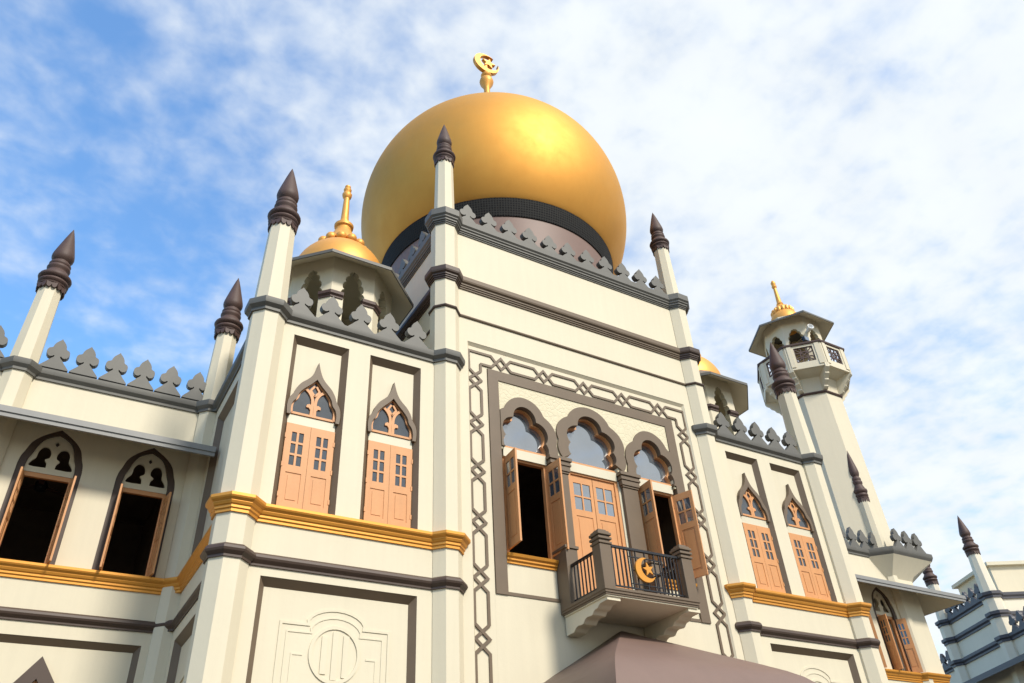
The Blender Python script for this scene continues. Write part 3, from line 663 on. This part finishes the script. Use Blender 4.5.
# --- dome
def dome():
    o = bpy.data.objects.new('dome', None); R, zc = 4.89, 22.39
    b = MB(); a0 = math.asin((19.76 - zc) / R); prof = [(4.02, 19.74), (4.10, 19.735)]
    n = 56
    for i in range(n + 1):
        a = a0 + (math.radians(84) - a0) * i / n; prof.append((R * math.cos(a), R * math.sin(a)+zc))
    prof += [(.38, 27.32), (.28, 27.45), (.22, 27.7), (.2, 28.0)]
    b.lathe([(r, z - zc) for r, z in prof], 128, GDOME)
    d = b.obj('dome', MOSQ, (0, 4.2, zc), angle=60)
    b = MB(); b.lathe([(4.11, 19.75 - zc), (4.05, 19.42 - zc), (3.965, 19.1 - zc), (3.9, 19.09 - zc)], 128, BAND, caps=False); b.obj('bottle_band', d, angle=60)
    b = MB(); b.lathe([(3.955, 17.0 - zc), (3.93, 19.1 - zc)], 128, DRUM, caps=False); b.obj('drum', d, angle=60)
    b = MB(); z = -zc
    b.lathe([(.22, 27.6 + z), (.20, 28 + z), (.5, 28.2 + z), (.42, 28.5 + z), (.16, 28.7 + z), (.13, 30.9 + z), (.18, 31.0 + z), (.20, 31.08 + z), (.28, 31.22 + z), (.31, 31.36 + z), (.28, 31.5 + z), (.17, 31.58 + z), (.14, 31.66 + z), (.22, 31.74 + z), (.24, 31.82 + z), (.14, 31.92 + z), (.1, 32.1 + z)], 24, GSMALL)
    T = lambda u, v, dd: (u + .02, dd, 32.68 + v + z)
    b.plate([crescent_outline(.62, .47, .16, 38)], -.09, .09, GSMALL, T); b.plate([star_outline(.34, .14, .12, .1, -8)], -.08, .08, GSMALL, T)
    b.box(-.05, .05, -.05, .05, 32.0 + z, 32.6 + z, GSMALL)
    b.obj('crescent_finial', d, bevel=.02)
dome()

# --- small cupolas over the side bays
def cusp_hole(w, zb, zs, zt, n=4):
    """tall opening whose head closes in a stair of round lobes"""
    right = [(w, zb), (w, zs - .32)]
    a = [(w, zs - .32), (w * .98, zs), (w * .80, zs + .28 * (zt - zs) / .7), (w * .48, zs + .5 * (zt - zs) / .7), (.03, zt - .04)]
    for k in range(n):
        p, q = Vector(a[k]), Vector(a[k + 1]); d = q - p; m = (p + q) / 2; nr = Vector((d.y, -d.x)).normalized(); h = d.length / 2
        for t in range(0, 7):
            an = PI * t / 6; pt = m - d.normalized() * h * math.cos(an) + nr * h * .55 * math.sin(an); right.append((pt.x, pt.y))
    right.append((0, zt)); return mirror_outline(right)
def cupola(cx):
    cy = 2.34; A = 1.36; o = None
    b = MB()
    for i in range(8):
        th = i * PI / 4; n = (math.cos(th), math.sin(th)); t = (-n[1], n[0]); hw = A * math.tan(PI / 8)
        T = lambda u, v, d, n=n, t=t: (n[0] * (A - d) + t[0] * u * (A - d) / A, n[1] * (A - d) + t[1] * u * (A - d) / A, v)
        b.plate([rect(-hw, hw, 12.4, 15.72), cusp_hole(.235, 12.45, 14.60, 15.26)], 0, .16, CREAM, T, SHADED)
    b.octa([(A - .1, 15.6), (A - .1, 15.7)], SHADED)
    o = b.obj('cupola', MOSQ, (cx, cy, 0))
    for i in range(8):
        th = i * PI / 4 + PI / 8; a0, a1 = th - PI / 8, th + PI / 8; hw = A * math.tan(PI / 8)
        pt = lambda an, u: (A * math.cos(an) - u * math.sin(an), A * math.sin(an) + u * math.cos(an))
        p = [pt(a0, .25), pt(a0, hw), pt(a1, -.25)]
        b = MB(); b.sweep(p, [(-.08, 14.24), (.03, 14.24), (.03, 14.28), (.075, 14.33), (.075, 14.42), (-.08, 14.44)], DBROWN); b.obj('impost_band', o)
    b = MB(); AE = 1.92
    b.octa([(A - .02, 15.58), (AE - .03, 15.21), (AE - .03, 15.195)], CREAM, caps=False); b.octa([(AE - .03, 15.197), (AE, 15.197), (AE, 15.29), (1.30, 15.80), (1.2, 15.82)], GREY, caps=False); b.obj('eave', o)
    b = MB(); r = 1.27; prof = [(1.30, 15.78), (1.30, 15.95), (1.24, 16.02), (1.22, 16.15)]
    prof = [(1.2, 15.7)] + [(r * math.cos(math.radians(a)), 15.9 + r * math.sin(math.radians(a))) for a in range(-4, 84, 6)]
    b.lathe(prof, 48, GSMALL); b.obj('gold_dome', o, angle=50)
    b = MB(); 
    for i in range(13):
        a = 2 * PI * i / 13; b.ball((.60 * math.cos(a), .60 * math.sin(a), 17.13), .15, GSMALL, 12, 1.0)
    b.lathe([(.58, 16.95), (.54, 17.2), (.44, 17.42), (.36, 17.58), (.30, 17.72), (.24, 17.84), (.22, 17.95), (.27, 18.0), (.28, 18.08), (.22, 18.15), (.14, 18.19), (.15, 18.25), (.12, 18.32), (.11, 18.5), (.095, 18.95), (.085, 19.22), (.12, 19.27), (.14, 19.34), (.145, 19.4), (.11, 19.46), (.09, 19.5), (.11, 19.55), (.12, 19.6), (.10, 19.64), (.07, 19.67), (.09, 19.71), (.085, 19.75), (.02, 19.8)], 20, GSMALL)
    b.obj('finial', o)
    return o
cu = cupola(-6.25); dup(cu, MOSQ, (6.25, 2.34, 0))

# ================================================================== MINARET
MX, MY = 18.2, 5.94
MIN = thing('minaret', 'tall cream minaret with latticed gallery and small gold dome, right of the mosque', 'minaret', (MX, MY, 0))
def mpart(name, b, parent=MIN, **k): return b.obj(name, parent, **k)
b = MB(); b.octa([(1.45, 0), (1.45, 11.6), (1.40, 12.2)], CREAM); mpart('base', b)
b = MB(); b.octa([(1.33, 12.2), (1.24, 20.6)], CREAM); sh = mpart('shaft', b)
b = MB(); b.sweep(octpath(1.45), GOLDP, GPAINT, closed=True); mpart('gold_cornice', b)
b = MB(); b.sweep(octpath(1.45), BRNP, BROWN, closed=True); mpart('brown_string_course', b)
def octring(a, z, fx=0): k = a * math.tan(PI / 8); return [(x, y, z) for x, y in ((-a, k), (-a, -k), (-k, -a), (k + fx, -a), (a + fx * .6, -k), (a + fx * .6, k), (k, a), (-k, a))]
b = MB(); b.loft([octring(1.40, 11.5), octring(1.55, 11.75), octring(1.98, 12.36, .75)], CREAM); mpart('lower_gallery_soffit', b)
b = MB(); b.loft([octring(1.98, 12.36, .75), octring(2.03, 12.44, .75), octring(2.06, 12.5, .75), octring(2.06, 12.64, .75)], GREY); lg = mpart('lower_gallery', b)
for i in range(3): put(MERW, 'merlon', lg, (-.28 + .645 * i, -1.95, 12.64))
for k_, (x, y) in enumerate(((1.9, -1.2), (1.95, -.3))): put(MERW, 'merlon', lg, (x, y, 12.64), math.radians(60))
# brackets under the upper gallery
G0, G1 = 20.48, 21.50
b = MB(); b.octa([(1.24, 20.45), (1.26, 21.0), (1.32, 21.2), (1.90, 21.40), (1.93, 21.42)], CREAM, caps=False); mpart('gallery_soffit', b)
for i in range(8):
    th = i * PI / 4 + PI / 8; n = (math.cos(th), math.sin(th)); t = (-n[1], n[0])
    r0 = 1.25 / math.cos(PI / 8); r1 = 1.96 / math.cos(PI / 8)
    pr = [(r0 - .15, G0 - .02)]
    for s_ in range(4):
        f0, f1 = s_ / 4, (s_ + 1) / 4
        pr += [(r0 + (r1 - r0) * (f0 + .10), G0 + .95 * f0), (r0 + (r1 - r0) * f1, G0 + .95 * (f0 + .10)), (r0 + (r1 - r0) * f1, G0 + .95 * (f0 + .17))]
    pr += [(r1, G1), (r0 - .15, G1)]
    k = MB(); k.plate([pr], -.10, .10, CREAM, lambda u, v, d, n=n, t=t: (n[0] * u + t[0] * d, n[1] * u + t[1] * d, v)); mpart('bracket', k)
b = MB(); b.sweep(octpath(1.245), [(-.05, 20.35), (.05, 20.35), (.08, 20.40), (.05, 20.46), (-.05, 20.46)], DBROWN, closed=True); mpart('brown_ring', b)
A = 1.97; b = MB(); b.octa([(A, G1 - .12), (A, G1 - .02)], CREAM); gal = None; lats = []
for i in range(8):
    th = i * PI / 4; n = (math.cos(th), math.sin(th)); t = (-n[1], n[0]); hw = A * math.tan(PI / 8)
    T = lambda u, v, d, n=n, t=t: (n[0] * (A - d) + t[0] * u * (A - d) / A, n[1] * (A - d) + t[1] * u * (A - d) / A, v)
    b.plate([rect(-hw, hw, G1 - .02, 22.66), rect(-.43, .43, 21.72, 22.54)], 0, .12, CREAM, T)
    for s in (-1, 1): b.plate([rect(s * .62 - .1, s * .62 + .1, G1, 22.655)], -.035, .01, CREAM, T)
    lat = MB(); lats.append(lat)
    q = lambda u, v: (u * .43, 22.13 + v * .41)
    ring = lambda cx, cz, r: [q(cx + r * math.cos(2 * PI * j / 16), cz + r * math.sin(2 * PI * j / 16)) for j in range(16)]
    lat.strip(ring(0, 0, .42), .055, .03, .08, DBROWN, T, True)
    for dx, dz in ((1, 1), (-1, 1), (1, -1), (-1, -1)): lat.strip(ring(dx * .62, dz * .62, .36), .05, .034, .078, DBROWN, T, True)
    lat.strip([q(-1, -1), q(1, 1)], .045, .038, .076, DBROWN, T); lat.strip([q(-1, 1), q(1, -1)], .045, .042, .074, DBROWN, T)
    lat.strip([q(-.98, -.98), q(.98, -.98), q(.98, .98), q(-.98, .98)], .04, .026, .082, DBROWN, T, True)
gal = mpart('gallery', b)
for lat in lats: mpart('lattice_panel', lat, gal)
b = MB(); b.sweep(octpath(A), [(-.13, 22.66), (.05, 22.66), (.07, 22.70), (.07, 22.76), (.03, 22.79), (-.13, 22.79)], DBROWN, closed=True); mpart('coping', b, gal)
A2 = 1.30; b = MB()
for i in range(8):
    th = i * PI / 4; n = (math.cos(th), math.sin(th)); t = (-n[1], n[0]); hw = A2 * math.tan(PI / 8)
    T = lambda u, v, d, n=n, t=t: (n[0] * (A2 - d) + t[0] * u * (A2 - d) / A2, n[1] * (A2 - d) + t[1] * u * (A2 - d) / A2, v)
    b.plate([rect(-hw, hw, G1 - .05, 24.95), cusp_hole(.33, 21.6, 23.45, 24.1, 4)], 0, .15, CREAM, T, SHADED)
mpart('lantern', b)
def hexring(R, z): return [(R * math.cos(PI / 3 * i), R * math.sin(PI / 3 * i), z) for i in range(6)]
b = MB(); b.loft([hexring(1.35, 24.86), hexring(2.12, 24.47), hexring(2.12, 24.45)], CREAM, caps=False); b.loft([hexring(2.12, 24.452), hexring(2.15, 24.452), hexring(2.15, 24.55), hexring(1.0, 25.2), hexring(.1, 25.25)], GREY, caps=False); mpart('eave', b)
b = MB(); r = .76; b.lathe([(r * math.cos(math.radians(a)) * (1 - .12 * max(0, a) / 82), 25.35 + r * 1.15 * math.sin(math.radians(a))) for a in range(-20, 82, 6)], 32, GSMALL); mpart('gold_dome', b, angle=50)
b = MB()
for i in range(16):
    a = 2 * PI * i / 16; b.ball((.50 * math.cos(a), .50 * math.sin(a), 26.02), .105, GSMALL, 8, 1.9)
b.lathe([(.46, 25.9), (.46, 26.15), (.36, 26.36), (.22, 26.46), (.15, 26.56), (.18, 26.63), (.13, 26.7), (.12, 26.9), (.08, 27.7), (.12, 27.76), (.13, 27.84), (.09, 27.9), (.12, 28.0), (.12, 28.08), (.06, 28.2), (.01, 28.25)], 16, GSMALL); mpart('finial', b)

# things fixed to the minaret's lantern
b = MB(); b.lathe([(.05, -.30), (.13, -.26), (.15, -.10), (.17, -.02), (.22, .10), (.235, .13), (.21, .13), (.12, .02), (.02, -.02)], 20, LAMPW); sp = b.obj('loudspeaker'); sp.scale = (.66, .66, .9)
sp['label'] = 'white horn loudspeaker hanging under the eave of the minaret'; sp['category'] = 'loudspeaker'
sp.rotation_euler = (math.radians(80), 0, math.radians(-20)); sp.location = (MX - .55, MY - 1.55, 23.85)
fl = thing('floodlight', 'small dark box floodlight on the minaret below the loudspeaker', 'floodlight', (MX - .98, MY - 1.42, 23.10))
b = MB(); b.box(-.17, .17, -.08, .08, -.13, .13, IRON); b.obj('lamp_housing', fl, bevel=.01); b = MB(); b.box(-.14, .14, -.095, -.078, -.10, .10, GLASS); b.obj('lens', fl)
b = MB(); b.tube((-.19, 0, 0), (-.19, .28, -.05), .015, IRON); b.tube((.19, 0, 0), (.19, .28, -.05), .015, IRON); b.obj('mounting_arm', fl)

# ================================================================== neighbouring building on the right
AX = thing('annexe_building', 'pale building with charcoal cornices and spired corner turrets, far right behind the eave', 'building', (29.75, 7.5, 0.5), rot=math.radians(62))
# local frame: x along the left face (away from the street), y to the left of it
def ax(b, name, parent=AX, **k): return b.obj(name, parent, **k)
b = MB(); b.box(0, 4.6, -6, 0, 10.3, 12.8, PALE); ax(b, 'upper_block')
b = MB(); b.box(-12, 8.5, -6.3, .025, 0, 10.6, PALE); ax(b, 'lower_block')
def axm(name, path, z, h, o):
    b = MB(); b.sweep(path, [(-.05, z), (.5 * o, z), (.5 * o, z + .3 * h), (o, z + .55 * h), (o, z + h), (-.05, z + h + .02)], NAVY); ax(b, name)
UP = [(0, -6), (0, 0), (4.6, 0)][::-1]
for z in (12.62, 11.68): axm('charcoal_cornice', UP, z, .30, .14)
axm('charcoal_cornice', [(8.5, .025), (-12, .025)], 10.55, .30, .16)
b = MB(); b.sweep([(3.8, .025), (-12, .025)], [(0, 9.6), (1.05, 9.25), (1.05, 9.5), (0, 9.85)], NAVY); ax(b, 'eave')
mb_ = merlon_mesh(.75, .62); mb_.mats[0] = NAVY; MERN = mb_.mesh('merlon', 30)
pe = bpy.data.objects.new('battlement', None); COL.objects.link(pe); pe.parent = AX
for i in range(6): put(MERN, 'merlon', pe, (.75 + .62 * i, 0, 12.93), 0)
for i in range(5): put(MERN, 'merlon', pe, (5.4 + .62 * i, .0, 10.86), 0)
for i in range(14): put(MERN, 'merlon', pe, (-.9 - .62 * i, .0, 10.86), 0)
def ax_turret(x, y):
    b = MB(); b.octa([(.42, 0), (.42, 12.88), (.36, 12.9), (.27, 15.0)], PALE); o = ax(b, 'turret'); o.location = (x, y, 0)
    f = put(FINIAL, 'finial', o, (0, 0, 14.9))
    for z in (12.62, 11.68, 10.55):
        b = MB(); b.sweep(octpath(.42), [(-.05, z), (.05, z), (.05, z + .1), (.12, z + .16), (.12, z + .30), (-.05, z + .32)], NAVY, closed=True); b.obj('collar', o)
    return o
t1 = ax_turret(.05, -.05); dup(t1, AX, (4.55, -.05, 0))
b = MB(); b.box(.9, 4.2, -6, -1.2, 13.1, 14.6, CREAM); b.box(.7, 4.4, -6.2, -1.0, 14.6, 14.78, WHITE); ax(b, 'rooftop_room')

# ================================================================== pendant lamp in the hall
b = MB(); b.ball((0, 0, 0), .26, LAMPW, 20); pl = thing('pendant_lamp', 'round white pendant lamp in the dark open window left of the balcony door', 'lamp', (-.92, 2.6, 10.75)); b.obj('globe', pl)
b = MB(); b.tube((0, 0, .25), (0, 0, 2.45), .015, IRON); b.obj('cord', pl)

b = MB(); b.tube((-8.455, .62, 0), (-8.455, .62, 12.3), .022, IRON, 6)
for k in range(12): b.box(-8.47, -8.42, .585, .655, .8 + k, .84 + k, IRON)
b.obj('lightning_cable', MOSQ)
fan = thing('ceiling_fan', 'dark ceiling fan inside the open window at the far left', 'fan', (-11.75, 6.6, 10.6))
b = MB(); b.lathe([(.03, .15), (.13, .1), (.15, .0), (.12, -.1), (.04, -.13)], 16, IRON); b.obj('motor', fan)
b = MB(); b.tube((0, 0, .1), (0, 0, 1.2), .02, IRON); b.obj('rod', fan)
for k in range(3):
    b = MB(); b.box(.14, .75, -.07, .07, -.012, .012, DBROWN); b.obj('blade', fan, (0, 0, 0), .5 + k * 2 * PI / 3)
